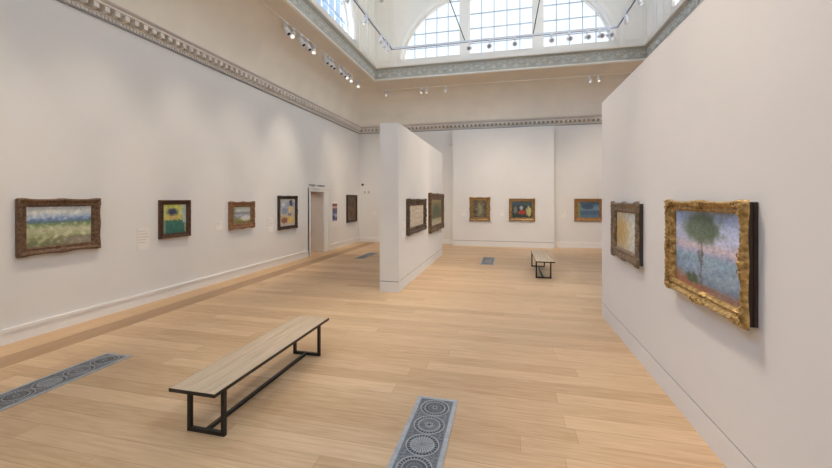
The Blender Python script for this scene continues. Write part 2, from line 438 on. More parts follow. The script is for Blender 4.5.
def window(num, P, c, near_label=None):
    root = bpy.data.objects.new('window_%d' % num, None); C.objects.link(root); root['kind'] = 'structure'
    D = -.24
    z_at = lambda u: ZS + HH * math.sqrt(max(0, 1 - (u / HW) ** 2))
    bm = bmesh.new()
    for s in (-1, 1):   # two broad mullions
        um = s * 1.33
        zt = z_at(um) - .01
        bx(bm, P, c + um - .16, c + um + .16, ZS, zt, D - .05, D + .12)
        bx(bm, P, c + um - .20, c + um + .20, ZS, zt - .03, D - .03, D + .04)
    n = 40
    for k in range(n):   # curved outer frame
        a, b = PI * k / n, PI * (k + 1) / n
        pts = [ell(a, HW - .001, HH - .001), ell(b, HW - .001, HH - .001), ell(b, HW - .09, HH - .09), ell(a, HW - .09, HH - .09)]
        for nn_ in (D + .05, D - .05):
            bm.faces.new([bm.verts.new(P(c + x, z, nn_)) for x, z in pts])
        (x0, z0), (x1, z1) = pts[3], pts[2]
        bm.faces.new([bm.verts.new(P(c + x0, z0, D + .05)), bm.verts.new(P(c + x1, z1, D + .05)), bm.verts.new(P(c + x1, z1, D - .05)), bm.verts.new(P(c + x0, z0, D - .05))])
    bx(bm, P, c - HW + .01, c + HW - .01, ZS, ZS + .06, D - .05, D + .05)
    obj('window_frame', bm, M['lantern'], root)
    bm = bmesh.new()
    bars = [-.70, -.235, .235, .70] + [s * (1.53 + .44 * i) for s in (-1, 1) for i in range(1, 5)]
    for u in bars:
        bx(bm, P, c + u - .015, c + u + .015, ZS + .05, z_at(u) - .05, D - .02, D + .02)
    for z in [ZS + .46 + .56 * i for i in range(4)]:
        hw = HW * math.sqrt(max(0, 1 - ((z - ZS) / HH) ** 2)) - .06
        bx(bm, P, c - hw, c + hw, z - .015, z + .015, D - .021, D + .021)
        if z < ZS + .5: bx(bm, P, c - hw, c + hw, z + .05, z + .075, D - .021, D + .021)
    obj('glazing_bars', bm, M['bar'], root)
    bm = bmesh.new()
    vs_ = [bm.verts.new(P(c + ell(PI * k / 40, HW - .02, HH - .02)[0], ell(PI * k / 40, HW - .02, HH - .02)[1], D)) for k in range(41)]
    bm.faces.new(vs_)
    obj('glass_pane', bm, M['glass'], root)
window(1, Pb, XC); window(2, Pl, 8.2); window(3, Pr, 8.2); window(4, Pl, .5); window(5, Pr, .5); window(6, Pf, XC)

# ------------------------------------------------------------ benches
def bench(label, x0, x1, y0, y1, ly0, ly1, H=.42):
    cx = (x0 + x1) / 2; cy = (y0 + y1) / 2
    t = thing('bench', label, 'bench', (cx, cy, 0), group='gallery benches')
    X0, X1, Y0, Y1 = x0 - cx, x1 - cx, y0 - cy, y1 - cy
    bm = bmesh.new()
    w3 = (X1 - X0 - .008) / 3
    for i in range(3):
        add_box(bm, X0 + .003 + i * (w3 + .001), X0 + .003 + i * (w3 + .001) + w3 - .003, Y0 + .003, Y1 - .003, H - .014, H)
    obj('seat', bm, M['bwood'], t, .0015)
    bm = bmesh.new(); add_box(bm, X0, X1, Y0, Y1, H - .028, H - .014)
    add_box(bm, X0, X0 + .003, Y0, Y1, H - .014, H - .001); add_box(bm, X1 - .003, X1, Y0, Y1, H - .014, H - .001)
    add_box(bm, X0 + .003, X1 - .003, Y0, Y0 + .003, H - .014, H - .001); add_box(bm, X0 + .003, X1 - .003, Y1 - .003, Y1, H - .014, H - .001)
    obj('seat_frame', bm, M['bmetal'], t)
    for ly in (ly0 - cy, ly1 - cy):
        bm = bmesh.new(); s = .03; a = X0 + .006; b = X1 - .058
        add_box(bm, a, a + s, ly, ly + s, 0, H - .028); add_box(bm, b - s, b, ly, ly + s, 0, H - .028)
        add_box(bm, a + s, b - s, ly, ly + s, 0, s)
        obj('leg', bm, M['bmetal'], t)
    bm = bmesh.new(); add_box(bm, -.05, -.02, ly0 - cy + .03, ly1 - cy, .001, .03)
    obj('stretcher', bm, M['bmetal'], t)
bench('long oak bench on black steel legs in the foreground, left of the floor vents', -2.482, -2.072, 2.322, 4.145, 2.485, 4.02)
bench('oak bench on black steel legs far off, near the back wall', (.67), 1.085, 9.02, 10.92, 9.20, 10.72)

# ------------------------------------------------------------ floor vents
def ann(bm, cx, cy, r0, r1, z0, z1, n=40, mi=0):
    rings = []
    for r, z in ((r0, z0), (r0, z1), (r1, z1), (r1, z0)):
        rings.append([bm.verts.new((cx + r * math.cos(2 * PI * i / n), cy + r * math.sin(2 * PI * i / n), z)) for i in range(n)])
    for a, b in ((0, 1), (1, 2), (2, 3)):
        for i in range(n):
            f = bm.faces.new((rings[a][i], rings[a][(i + 1) % n], rings[b][(i + 1) % n], rings[b][i])); f.material_index = mi
def rosette(kind, R):
    bm = bmesh.new(); z0, z1 = .002, .007
    ann(bm, 0, 0, R * .93, R, z0, z1, 48, 1)
    ann(bm, 0, 0, R * .66, R * .72, z0, z1 + .001, 40, 1)
    ann(bm, 0, 0, R * .01, R * .67, z0, z0 + .0012, 40, 2)
    ann(bm, 0, 0, R * .74, R * .92, z0, z0 + .0008, 40, 2)
    for i in range(28):   # toothed band
        a = 2 * PI * i / 28
        p = Vector((math.cos(a), math.sin(a), 0)); q = Vector((-p.y, p.x, 0)) * R * .035
        for r in (.77, .855):
            c_ = p * R * r
            pts = [c_ - q - p * R * .028, c_ + q - p * R * .028, c_ + q + p * R * .028, c_ - q + p * R * .028]
            quad(bm, [(v.x, v.y, z1) for v in pts], 1)
    if kind % 3 == 0:
        for i in range(36):
            a = 2 * PI * i / 36; p = Vector((math.cos(a), math.sin(a), 0)); q = Vector((-p.y, p.x, 0)) * R * .012
            pts = [p * R * .16 - q, p * R * .16 + q, p * R * .66 + q * 1.6, p * R * .66 - q * 1.6]
            quad(bm, [(v.x, v.y, z1) for v in pts], 0)
        ann(bm, 0, 0, R * .12, R * .18, z0, z1, 24, 1); ann(bm, 0, 0, R * .40, R * .44, z0, z1 + .0005, 32, 0)
    elif kind % 3 == 1:
        for r in (.12, .22, .32, .42, .52, .60): ann(bm, 0, 0, R * r, R * (r + .055), z0, z1, 36, 1 if r < .3 else 0)
        for i in range(16):
            a = 2 * PI * i / 16; p = Vector((math.cos(a), math.sin(a), 0)); q = Vector((-p.y, p.x, 0)) * R * .012
            quad(bm, [(v.x, v.y, z1 + .0003) for v in (p * R * .1 - q, p * R * .1 + q, p * R * .66 + q, p * R * .66 - q)], 0)
    else:
        for i in range(24):
            a = 2 * PI * i / 24; p = Vector((math.cos(a), math.sin(a), 0)); q = Vector((-p.y, p.x, 0))
            quad(bm, [(v.x, v.y, z1) for v in (p * R * .12 - q * R * .01, p * R * .12 + q * R * .01, p * R * .66 + q * R * .062, p * R * .66 - q * R * .062)], 1)
        ann(bm, 0, 0, R * .05, R * .1, z0, z1, 20, 1)
    return bm
RS = {}
def vent(label, x0, x1, y0, y1):
    cx = (x0 + x1) / 2
    t = thing('floor_vent', label, 'vent', (cx, y0, 0), group='cast iron floor vents')
    W = x1 - x0; Ln = y1 - y0; b = .035
    bm = bmesh.new(); add_box(bm, -W / 2 + b, W / 2 - b, b, Ln - b, .0005, .002); obj('duct', bm, M['ventd'], t)
    bm = bmesh.new()
    add_box(bm, -W / 2, -W / 2 + b, 0, Ln, .0005, .009); add_box(bm, W / 2 - b, W / 2, 0, Ln, .0005, .009)
    add_box(bm, -W / 2 + b, W / 2 - b, 0, b, .0005, .009); add_box(bm, -W / 2 + b, W / 2 - b, Ln - b, Ln, .0005, .009)
    obj('frame', bm, M['vent2'], t)
    R = W / 2 - b - .022 * W / .37
    n = max(1, int((Ln - 2 * b) / (2 * R + .002))); st = 2 * R + .002
    if R not in RS:
        RS[R] = []
        for k in range(3):
            o = obj('rosette', rosette(k, R), [M['vent'], M['vent2'], M['ventc']]); RS[R].append(o.data); bpy.data.objects.remove(o)
    bmi = bmesh.new()
    for i in range(n):
        y = Ln - b - st * (i + .5)
        o = bpy.data.objects.new('rosette', RS[R][i % 3]); C.objects.link(o); o.parent = t; o.location = (0, y, 0)
        for sx in (-1, 1):      # pierced spandrels between the circles
            for sy in (-1, 1):
                for (dx, dy, r) in ((.0, .0, .026), (.036, .016, .011), (.010, .042, .011)):
                    ann(bmi, sx * (W / 2 - b - .022 - dx * 1.0), y + sy * (st / 2 - .022 - dy), r * .55, r, .002, .006, 14)
    for i in range(n + 1):
        y = Ln - b - st * i; add_box(bmi, -W / 2 + b, W / 2 - b, y - .003, y + .003, .002, .0055)
    for sx in (-1, 1): add_box(bmi, min(sx * (W / 2 - b), sx * (W / 2 - b - .006)), max(sx * (W / 2 - b), sx * (W / 2 - b - .006)), b, Ln - b, .002, .0055)
    obj('grille', bmi, M['vent'], t)
vent('wide patterned metal floor vent in the foreground, cut by the bottom edge', -.795, -.427, 1.2, 3.425)
vent('patterned metal floor vent running off the left edge below the wall', -4.655, -4.275, 1.0, 3.512)
vent('small metal floor vent in front of the far bench, towards the back wall', -.722, -.318, 10.72, 12.06)
vent('metal floor vent in the far left corner, behind the white partition', -4.585, -4.26, 10.87, 12.2)

# ------------------------------------------------------------ pictures
def hsh(x, y, s=1., o=0.): return noise.noise(Vector((x * s + o, y * s - o, o * 1.7)))
def canvas_mesh(W, H, fn, seed, parent, z=.0):
    nx = max(16, min(130, int(W * 110))); ny = max(16, min(110, int(H * 110)))
    me = bpy.data.meshes.new('canvas')
    vs_ = [(-W / 2 + W * i / nx, -H / 2 + H * j / ny, z) for j in range(ny + 1) for i in range(nx + 1)]
    fs = [(j * (nx + 1) + i, j * (nx + 1) + i + 1, (j + 1) * (nx + 1) + i + 1, (j + 1) * (nx + 1) + i) for j in range(ny) for i in range(nx)]
    me.from_pydata(vs_, [], fs); me.update()
    ca = me.color_attributes.new('paint', 'FLOAT_COLOR', 'POINT')
    k = 0
    asp = W / H
    for j in range(ny + 1):
        for i in range(nx + 1):
            u, v = i / nx, j / ny
            n1 = hsh(u * asp, v, 9, seed); n2 = hsh(u * asp, v * 2.2, 22, seed + 3)
            c = fn(u + .065 * n1 + .03 * n2, v + .035 * hsh(u * asp, v, 12, seed + 9) + .015 * hsh(u * asp, v, 30, seed + 5), n1, n2)
            c = [max(0, min(255, x * (1 + .16 * n2 + .08 * n1))) for x in c]
            ca.data[k].color = lin(c) + (1,); k += 1
    o = bpy.data.objects.new('canvas', me); C.objects.link(o); o.parent = parent
    me.materials.append(M['paint']); return o
pm = bpy.data.materials.new('oil_paint'); pm.use_nodes = True; t = pm.node_tree; b = t.nodes['Principled BSDF']
at = t.nodes.new('ShaderNodeAttribute'); at.attribute_name = 'paint'; t.links.new(at.outputs['Color'], b.inputs['Base Color'])
b.inputs['Roughness'].default_value = .55; b.inputs['Specular IOR Level'].default_value = .3
n_ = t.nodes.new('ShaderNodeTexNoise'); n_.inputs['Scale'].default_value = 70; n_.inputs['Detail'].default_value = 3
tcn = t.nodes.new('ShaderNodeTexCoord'); t.links.new(tcn.outputs['Object'], n_.inputs['Vector'])
bp = t.nodes.new('ShaderNodeBump'); bp.inputs['Strength'].default_value = .12; bp.inputs['Distance'].default_value = .004
t.links.new(n_.outputs['Fac'], bp.inputs['Height']); t.links.new(bp.outputs[0], b.inputs['Normal'])
M['paint'] = pm

def ss(a, b, x):
    x = max(0, min(1, (x - a) / (b - a))); return x * x * (3 - 2 * x)
def mixc(a, b, f): return [p + (q - p) * f for p, q in zip(a, b)]
def ramp(stops, v):
    for (a, ca), (b, cb) in zip(stops, stops[1:]):
        if v <= b: return mixc(ca, cb, ss(a, b, v))
    return stops[-1][1]
def blob(u, v, cu, cv, ru, rv, soft=.25):
    d = math.hypot((u - cu) / ru, (v - cv) / rv); return 1 - ss(1 - soft, 1 + soft, d)

def p_plain(u, v, n, m):      # broad bands of field, hills and cloud
    c = ramp([(0, (120, 122, 92)), (.18, (132, 134, 98)), (.26, (168, 172, 132)), (.42, (184, 184, 152)), (.54, (128, 146, 104)), (.60, (104, 126, 128)), (.66, (112, 134, 178)), (.76, (176, 190, 206)), (.86, (208, 210, 206)), (1, (196, 202, 208))], v)
    if v < .56: c = mixc(c, (206, 202, 176), max(0, n) * 1.0)
    if v > .66: c = mixc(c, (226, 222, 208), max(0, n) * .9)
    if v < .18 + .0 * u: c = mixc(c, (150, 138, 130), ss(.35, .8, u) * .8)
    return c
def p_bust(u, v, n, m):       # plain colour fields: yellow, navy, green
    c = ramp([(0, (58, 106, 96)), (.42, (64, 112, 100)), (.5, (196, 180, 96)), (.75, (206, 204, 112)), (1, (196, 196, 104))], v)
    c = mixc(c, (166, 186, 190), ss(.76, .84, u) * ss(.3, .4, v))
    c = mixc(c, (192, 164, 112), blob(u, v, .46, .55, .20, .09) * .8)
    c = mixc(c, (46, 52, 92), blob(u, v, .38, .74, .22, .12, .5) * .9)
    c = mixc(c, (168, 180, 160), (1 - ss(.0, .16, u)) * .7)
    c = mixc(c, (176, 166, 140), ss(.9, .95, u) * .6)
    return c
def p_river(u, v, n, m):
    c = ramp([(0, (116, 110, 66)), (.22, (138, 134, 84)), (.36, (140, 146, 150)), (.5, (168, 168, 178)), (.62, (132, 136, 142)), (.75, (186, 190, 186)), (1, (196, 196, 180))], v)
    c = mixc(c, (216, 216, 212), blob(u, v, .75, .3, .3, .16) * .8)
    c = mixc(c, (128, 122, 90), (1 - ss(.05, .22, u)) * .8)
    return c
def p_figures(u, v, n, m):
    c = ramp([(0, (186, 172, 166)), (.3, (190, 170, 130)), (.55, (176, 176, 176)), (.8, (150, 158, 178)), (1, (198, 192, 178))], v)
    for cu, cv, ru, rv, col in ((.72, .84, .12, .12, (62, 58, 88)), (.7, .62, .16, .12, (214, 184, 120)), (.3, .22, .2, .1, (142, 82, 64)), (.7, .2, .18, .12, (214, 182, 96)), (.3, .55, .2, .12, (130, 142, 160)), (.25, .8, .12, .08, (196, 196, 190)), (.65, .42, .14, .06, (128, 110, 136))):
        c = mixc(c, col, blob(u, v, cu, cv, ru, rv) * .9)
    return c
def p_dark(u, v, n, m): return mixc((84, 68, 56), (122, 92, 76), ss(-.3, .4, n) * .7 + .3 * (1 - v))
def p_pale(u, v, n, m): return mixc((176, 162, 146), (206, 192, 168), ss(-.4, .4, n) * .6 + .4 * v)
def p_olive(u, v, n, m):
    c = ramp([(0, (186, 180, 160)), (.2, (168, 160, 130)), (.3, (98, 96, 68)), (.8, (120, 112, 80)), (1, (158, 140, 96))], v)
    return mixc(c, (70, 84, 72), blob(u, v, .5, .58, .3, .2) * .7)
def p_grey(u, v, n, m):
    c = mixc((86, 82, 70), (110, 100, 78), ss(-.3, .3, n))
    return mixc(c, (150, 148, 116), blob(u, v, .5, .5, .2, .4, .6) * .75)
def p_table(u, v, n, m):
    c = ramp([(0, (50, 62, 60)), (.5, (54, 58, 62)), (1, (70, 88, 104))], v)
    for cu, cv, ru, rv, col in ((.52, .34, .2, .14, (178, 70, 56)), (.84, .4, .12, .34, (190, 182, 120)), (.18, .5, .09, .25, (116, 126, 118)), (.48, .6, .08, .12, (168, 178, 176)), (.7, .9, .2, .1, (70, 90, 76))):
        c = mixc(c, col, blob(u, v, cu, cv, ru, rv) * .9)
    return c
def p_blue(u, v, n, m):
    c = ramp([(0, (96, 118, 140)), (.35, (72, 98, 126)), (.6, (118, 142, 156)), (1, (58, 82, 104))], v)
    c = mixc(c, (128, 138, 100), (1 - ss(.06, .16, u)))
    return mixc(c, (54, 66, 84), blob(u, v, .45, .7, .3, .16) * .7)
def p_warm(u, v, n, m):
    c = ramp([(0, (206, 196, 174)), (.5, (206, 190, 156)), (1, (196, 196, 186))], v)
    c = mixc(c, (188, 156, 96), blob(u, v, .2, .45, .28, .42, .7) * .8)
    return mixc(c, (206, 212, 208), ss(.5, .9, u) * .9)
def p_sea(u, v, n, m):        # bands of shore, water, haze and sky with a green mass
    c = ramp([(0, (150, 104, 88)), (.06, (146, 112, 100)), (.12, (122, 140, 160)), (.28, (140, 160, 184)), (.42, (142, 170, 190)), (.46, (160, 168, 196)), (.54, (204, 190, 200)), (.66, (186, 192, 218)), (1, (160, 182, 220))], v)
    if v < .45: c = mixc(c, (150, 168, 168), max(0, n) * .6)
    c = mixc(c, (164, 112, 84), (1 - ss(.10, .26, u * .30 + v)) * .85)
    c = mixc(c, (92, 108, 84), blob(u, v, .44, .78, .27, .19, .35) * (.72 + .28 * ss(-.25, .1, m)))
    c = mixc(c, (84, 98, 74), blob(u, v, .30, .12, .10, .06))
    c = mixc(c, (98, 92, 88), blob(u, v, .44, .38, .022, .30, .5) * .8)
    return c

def frame_mesh(W, H, fw, dp, amp=0., carve=.006, seed=0, fine=60, corner=.16, sides=True, prof=None):
    """moulded picture frame; outer edge swells at corners and centres by amp"""
    bm = bmesh.new()
    prof = prof or [(0, 0), (0, .72), (.06, .92), (.18, 1.0), (.34, .86), (.5, .66), (.66, .60), (.76, .70), (.86, .66), (.93, .50), (1, .34), (1, .2)]
    bell = lambda t, s: math.exp(-(t / s) ** 2)
    def sw(t, half):     # swelling along a side, t in metres from its middle
        return bell(t, corner * .6) * .8 + bell(abs(t) - half + corner * .25, corner * .55)
    def P(sx, x, y, o, z, horiz):
        w_ = max(0, 1 - o / (fw * .5)) * amp if z > .0 else 0
        on_v = abs(abs(x) - (W / 2 - o)) < 1e-6; on_h = abs(abs(y) - (H / 2 - o)) < 1e-6
        dx = (sw(y, H / 2) * w_ * (1 if x > 0 else -1)) if on_v else 0
        dy = (sw(x, W / 2) * w_ * (1 if y > 0 else -1)) if on_h else 0
        ease = min(1, z / .4)
        x2, y2 = x + dx * ease, y + dy * ease
        zz = z * dp
        if 0 < o < fw and z > .3:
            near = sw(y, H / 2) * on_v + sw(x, W / 2) * on_h
            zz += carve * (1 + 1.0 * near) * (noise.noise(Vector((x2 * fine + seed, y2 * fine, 3.1 * seed))) * 1.4 + .5 * noise.noise(Vector((x2 * fine * 2.3, y2 * fine * 2.3 + seed, 1))))
        return (x2, y2, zz)
    for horiz, sgn in ((True, -1), (False, 1), (True, 1), (False, -1)):
        Ls = W if horiz else H
        ns = max(10, min(150, int(Ls / .009)))
        prev = None
        for i in range(ns + 1):
            row = []
            for o, z in prof:
                oo = o * fw; half = Ls / 2 - oo; s = -half + 2 * half * i / ns
                if horiz: p = P(sgn, s, sgn * (H / 2 - oo), oo, z, True)
                else: p = P(sgn, sgn * (W / 2 - oo), s, oo, z, False)
                row.append(bm.verts.new(p))
            if prev:
                for k in range(len(prof) - 1):
                    f = bm.faces.new((prev[k], prev[k + 1], row[k + 1], row[k])); f.smooth = True
            prev = row
    bmesh.ops.remove_doubles(bm, verts=bm.verts[:], dist=1e-5)
    return bm

def gilt(name, hi, lo, rough=.4, metal=.5):
    m = mat(name, hi, rough, metal, scale=28, rgb2=lo, bump=.35, bscale=70); return m
def picture(wall, a0, a1, z0, z1, fw, dp, hi, lo, fn, label, seed, amp=0., carve=.005, metal=.35, rough=.45, side=None, name='framed_painting', fine=60, prof=None, back=None):
    """wall: ('L'|'P'|'R'|'B', plane coordinate); a0..a1 along the wall"""
    W, H = a1 - a0, z1 - z0; ac, zc = (a0 + a1) / 2, (z0 + z1) / 2
    kind, c = wall
    loc, rot = {'L': ((c, ac, zc), (PI / 2, 0, PI / 2)), 'P': ((c, ac, zc), (PI / 2, 0, PI / 2)), 'R': ((c, ac, zc), (PI / 2, 0, -PI / 2)), 'B': ((ac, c, zc), (PI / 2, 0, 0))}[kind]
    t = thing(name, label, 'painting', loc, rot)
    gm = gilt('frame_' + str(seed), hi, lo, rough, metal)
    iw = fw * 1.0
    obj('frame', frame_mesh(W, H, fw, dp, amp, carve, seed, fine=fine, prof=prof), gm, t)
    canvas_mesh(W - 2 * iw + .012, H - 2 * iw + .012, fn, seed, t, dp * .3)
    bm = bmesh.new(); e = .004
    add_box(bm, -W / 2 + e, W / 2 - e, -H / 2 + e, H / 2 - e, 0, dp * .25)
    obj('backing_board', bm, side or M['camdk'], t)
    return t
Lw = ('L', XL); Pw = ('P', -2.066); Rw = ('R', 1.477); Bw = ('B', BY)
picture(Lw, 3.515, 4.52, 1.10, 1.848, .105, .075, (128, 100, 76), (84, 62, 46), p_plain, 'wide brown-framed landscape with blue and white sky, leftmost on the left wall', 1, amp=.016, carve=.0035)
picture(Lw, 5.57, 6.25, 1.115, 1.83, .085, .07, (98, 68, 48), (66, 44, 32), p_bust, 'brown-framed painting of green, navy and yellow shapes on the left wall', 2, carve=.002)
picture(Lw, 7.35, 8.20, 1.155, 1.78, .12, .08, (162, 118, 82), (106, 74, 50), p_river, 'small pale landscape in a reddish gilt frame, third along the left wall', 3, amp=.02, carve=.005)
picture(Lw, 9.25, 10.2, .985, 1.94, .09, .07, (78, 64, 54), (48, 38, 32), p_figures, 'pale many-coloured painting in a dark frame just left of the doorway', 4, amp=.008, carve=.006)
picture(Lw, 13.88, 14.9, .90, 2.02, .10, .06, (76, 58, 44), (52, 40, 32), p_dark, 'dark brown painting in a dark frame, right of the doorway in the corner', 5, carve=.003)
picture(Pw, 7.70, 9.46, 1.075, 1.85, .15, .08, (112, 92, 74), (54, 44, 36), p_pale, 'pale painting in a dark carved frame, nearer one on the narrow partition', 6, amp=.012, carve=.010, fine=34)
picture(Pw, 10.04, 12.2, .91, 2.01, .18, .09, (134, 102, 70), (68, 50, 36), p_olive, 'tall olive-toned painting in a brown frame, at the partition far end', 7, amp=.02, carve=.009, fine=34)
picture(Bw, -1.385, -.605, 1.0, 1.91, .13, .08, (176, 140, 88), (104, 76, 46), p_grey, 'upright dark portrait-shaped painting in a gilt frame on the back wall', 8, amp=.02, carve=.005, metal=.5)
picture(Bw, .11, 1.065, 1.02, 1.865, .12, .08, (180, 144, 92), (100, 74, 46), p_table, 'dark painting with a red and a yellow patch in a gilt frame', 9, amp=.004, carve=.004, metal=.5)
picture(('B', YB), 2.52, 3.52, 1.015, 1.862, .13, .07, (176, 128, 76), (120, 84, 48), p_blue, 'blue painting in an orange gilt frame, beside the large partition edge', 10, carve=.002, metal=.4)
cream = picture(Rw, 4.62, 5.66, 1.10, 1.80, .12, .075, (150, 128, 104), (98, 80, 62), p_warm, 'cream and ochre painting in a swept brown frame on the right partition', 11, amp=.026, carve=.0035,
        prof=[(0, .60), (0, .74), (.05, .90), (.16, 1.0), (.30, .90), (.44, .76), (.58, .68), (.70, .72), (.80, .76), (.90, .6), (1, .4), (1, .2)])
bm = bmesh.new()
for q in ((-.515, -.48, -.345, .345), (.48, .515, -.345, .345), (-.48, .48, -.345, -.31), (-.48, .48, .31, .345)): add_box(bm, *q, 0.0005, .047)
obj('frame_side', bm, M['camdk'], cream)
big = picture(Rw, 2.67, 3.81, 1.07, 1.834, .082, .088, (212, 178, 116), (146, 112, 62), p_sea, 'large seascape with a green tree in an ornate gold frame, nearest on the right', 12, amp=.014, carve=.0065, metal=.5, rough=.3, side=mat('dark_frame_side', (58, 40, 30), .6, var=.15), fine=75,
              prof=[(0, .62), (0, .72), (.03, .84), (.08, .94), (.15, 1.0), (.22, .98), (.29, .92), (.36, .82), (.43, .74), (.50, .68), (.57, .65), (.64, .66), (.70, .72), (.75, .76), (.80, .74), (.84, .64), (.90, .6), (.95, .5), (1, .38), (1, .2)])
# deep dark box behind the gold front and its scrolled ornaments
bm = bmesh.new(); 
for q in ((-.558, -.535, -.38, .38), (.535, .558, -.38, .38), (-.535, .535, -.38, -.357), (-.535, .535, .357, .38)): add_box(bm, *q, 0.0005, .056)
obj('frame_side', bm, bpy.data.materials['dark_frame_side'], big)
def curl(bm, cx, cy, z, r, a0, a1, th, n=16):
    prev = None
    for i in range(n + 1):
        a = a0 + (a1 - a0) * i / n; rr = r * (1 - .7 * i / n)
        c = Vector((cx + rr * math.cos(a), cy + rr * math.sin(a), z + .006 * math.sin(i / n * PI)))
        d = Vector((-math.sin(a), math.cos(a), 0)); nrm = Vector((math.cos(a), math.sin(a), 0)); tt = th * (1 - .45 * i / n)
        row = [bm.verts.new(c + nrm * tt * math.cos(q) + Vector((0, 0, 1)) * tt * math.sin(q)) for q in [2 * PI * k / 6 for k in range(6)]]
        if prev:
            for k in range(6):
                f = bm.faces.new((prev[k], prev[(k + 1) % 6], row[(k + 1) % 6], row[k])); f.smooth = True
        else: bm.faces.new(row[::-1])
        prev = row
    bm.faces.new(prev)
def lobe(bm, cx, cy, z, r, sx=1, sy=1, rot=0):
    m = Matrix.Translation((cx, cy, z)) @ Matrix.Rotation(rot, 4, 'Z') @ Matrix.Diagonal((sx, sy, .6, 1))
    res = bmesh.ops.create_icosphere(bm, subdivisions=2, radius=r, matrix=m)
    for v in res['verts']:
        for f in v.link_faces: f.smooth = True
gm = bpy.data.materials['frame_12']
Wb, Hb = .56, .382
def wing(bm, k):
    curl(bm, k * .048, -.004, .006, .020, PI / 2, PI / 2 - k * 1.7 * PI, .006)
    curl(bm, k * .086, .002, .002, .014, -PI / 2, -PI / 2 + k * 1.5 * PI, .0045)
    lobe(bm, k * .03, -.012, .0, .015, 1.3, .7, k * .5); lobe(bm, k * .07, -.012, -.002, .010, 1.5, .7, -k * .3)
    lobe(bm, k * .112, -.002, -.004, .008, 1.7, .7)
def centre(bm):
    lobe(bm, 0, -.012, .004, .020, .8, 1.0)
    for a in (-.9, -.45, 0, .45, .9): lobe(bm, .022 * math.sin(a), -.006 + .02 * math.cos(a), .004, .0055, .7, 1.8, -a)
def ornament(cx, cy, ang, corner):
    """centre ornament: both wings along the side; corner: one wing down each side, so none stands out past the edge"""
    bm = bmesh.new()
    if corner:
        sx, sy = (1 if cx > 0 else -1), (1 if cy > 0 else -1)
        for rot, k in ((0 if sy > 0 else PI, -sx * sy), (-PI / 2 if sx > 0 else PI / 2, sy * sx)):
            b2 = bmesh.new(); wing(b2, k)
            bmesh.ops.transform(b2, matrix=Matrix.Rotation(rot, 4, 'Z'), verts=b2.verts[:])
            me = bpy.data.meshes.new('tmp'); b2.to_mesh(me); b2.free(); bm.from_mesh(me); bpy.data.meshes.remove(me)
        b2 = bmesh.new(); centre(b2); bmesh.ops.transform(b2, matrix=Matrix.Rotation(math.atan2(sy, sx) - PI / 2, 4, 'Z'), verts=b2.verts[:])
        me = bpy.data.meshes.new('tmp'); b2.to_mesh(me); b2.free(); bm.from_mesh(me); bpy.data.meshes.remove(me)
        rotm = Matrix.Identity(4)
    else:
        wing(bm, 1); wing(bm, -1); centre(bm); rotm = Matrix.Rotation(ang, 4, 'Z')
    bmesh.ops.transform(bm, matrix=Matrix.Translation((cx, cy, .080)) @ rotm, verts=bm.verts[:])
    o = obj('corner_ornament' if corner else 'centre_ornament', bm, gm, big)
    for p in o.data.polygons: p.use_smooth = True
ornament(0, -Hb + .010, PI, False); ornament(0, Hb - .022, 0, False); ornament(-Wb + .012, 0, PI / 2, False); ornament(Wb - .022, 0, -PI / 2, False)
for sx in (-1, 1):
    for sy in (-1, 1): ornament(sx * (Wb - .018), sy * (Hb - .018), 0, True)
# small dark bracket by the gold frame
bm = bmesh.new(); add_box(bm, 1.462, 1.4775, 3.80, 3.95, 1.33, 1.345); add_box(bm, 1.425, 1.462, 3.80, 3.815, 1.335, 1.343)
tag(obj('bracket', bm, M['wire']), 'small dark metal bracket sticking out left of the gold frame', 'bracket')

# ------------------------------------------------------------ wall labels, poster, little fittings
def label_card(kind, c, a0, a1, z0, z1, label, lines=5):
    W, H = a1 - a0, z1 - z0; ac, zc = (a0 + a1) / 2, (z0 + z1) / 2
    loc, rot = {'L': ((c, ac, zc), (PI / 2, 0, PI / 2)), 'B': ((ac, c, zc), (PI / 2, 0, 0))}[kind]
    t = thing('wall_label', label, 'label', loc, rot, group='captions beside the paintings')
    bm = bmesh.new(); add_box(bm, -W / 2, W / 2, -H / 2, H / 2, 0, .006); obj('card', bm, M['card'], t)
    bm = bmesh.new(); random.seed(int(a0 * 100))
    for i in range(lines):
        y = H * .36 - i * H * .13; wd = W * random.uniform(.5, .78)
        if i == 0: wd = W * .6
        add_box(bm, -W * .4, -W * .4 + wd, y - H * .016, y + H * .016, .006, .0066)
    o = obj('caption_lines', bm, M['ink'], t)
label_card('L', XL, 5.17, 5.39, .96, 1.34, 'tall white caption card between the first and second left-wall paintings', 5)
label_card('L', XL, 6.95, 7.16, 1.15, 1.36, 'white caption card on the left wall before the reddish gilt frame', 3)
label_card('L', XL, 8.79, 9.04, .95, 1.34, 'white caption card left of the dark framed pale painting by the door', 4)
label_card('L', XL, 12.45, 12.5, 1.0, 1.1, 'tiny white card between the door frame and the poster', 1) if False else None
label_card('L', -2.066, 7.36, 7.6, 1.05, 1.38, 'white caption card at the near edge of the narrow partition', 4)
label_card('B', BY, -1.72, -1.56, 1.18, 1.42, 'white caption card left of the upright gilt framed painting', 3)
label_card('B', BY, -.22, -.06, 1.18, 1.42, 'white caption card between the two back wall gilt frames', 3)
label_card('B', YB, 2.05, 2.22, 1.16, 1.40, 'white caption card left of the blue painting', 3)
label_card('B', YB, -5.62, -5.44, 1.18, 1.36, 'white caption card in the far left corner beside the partition', 2)

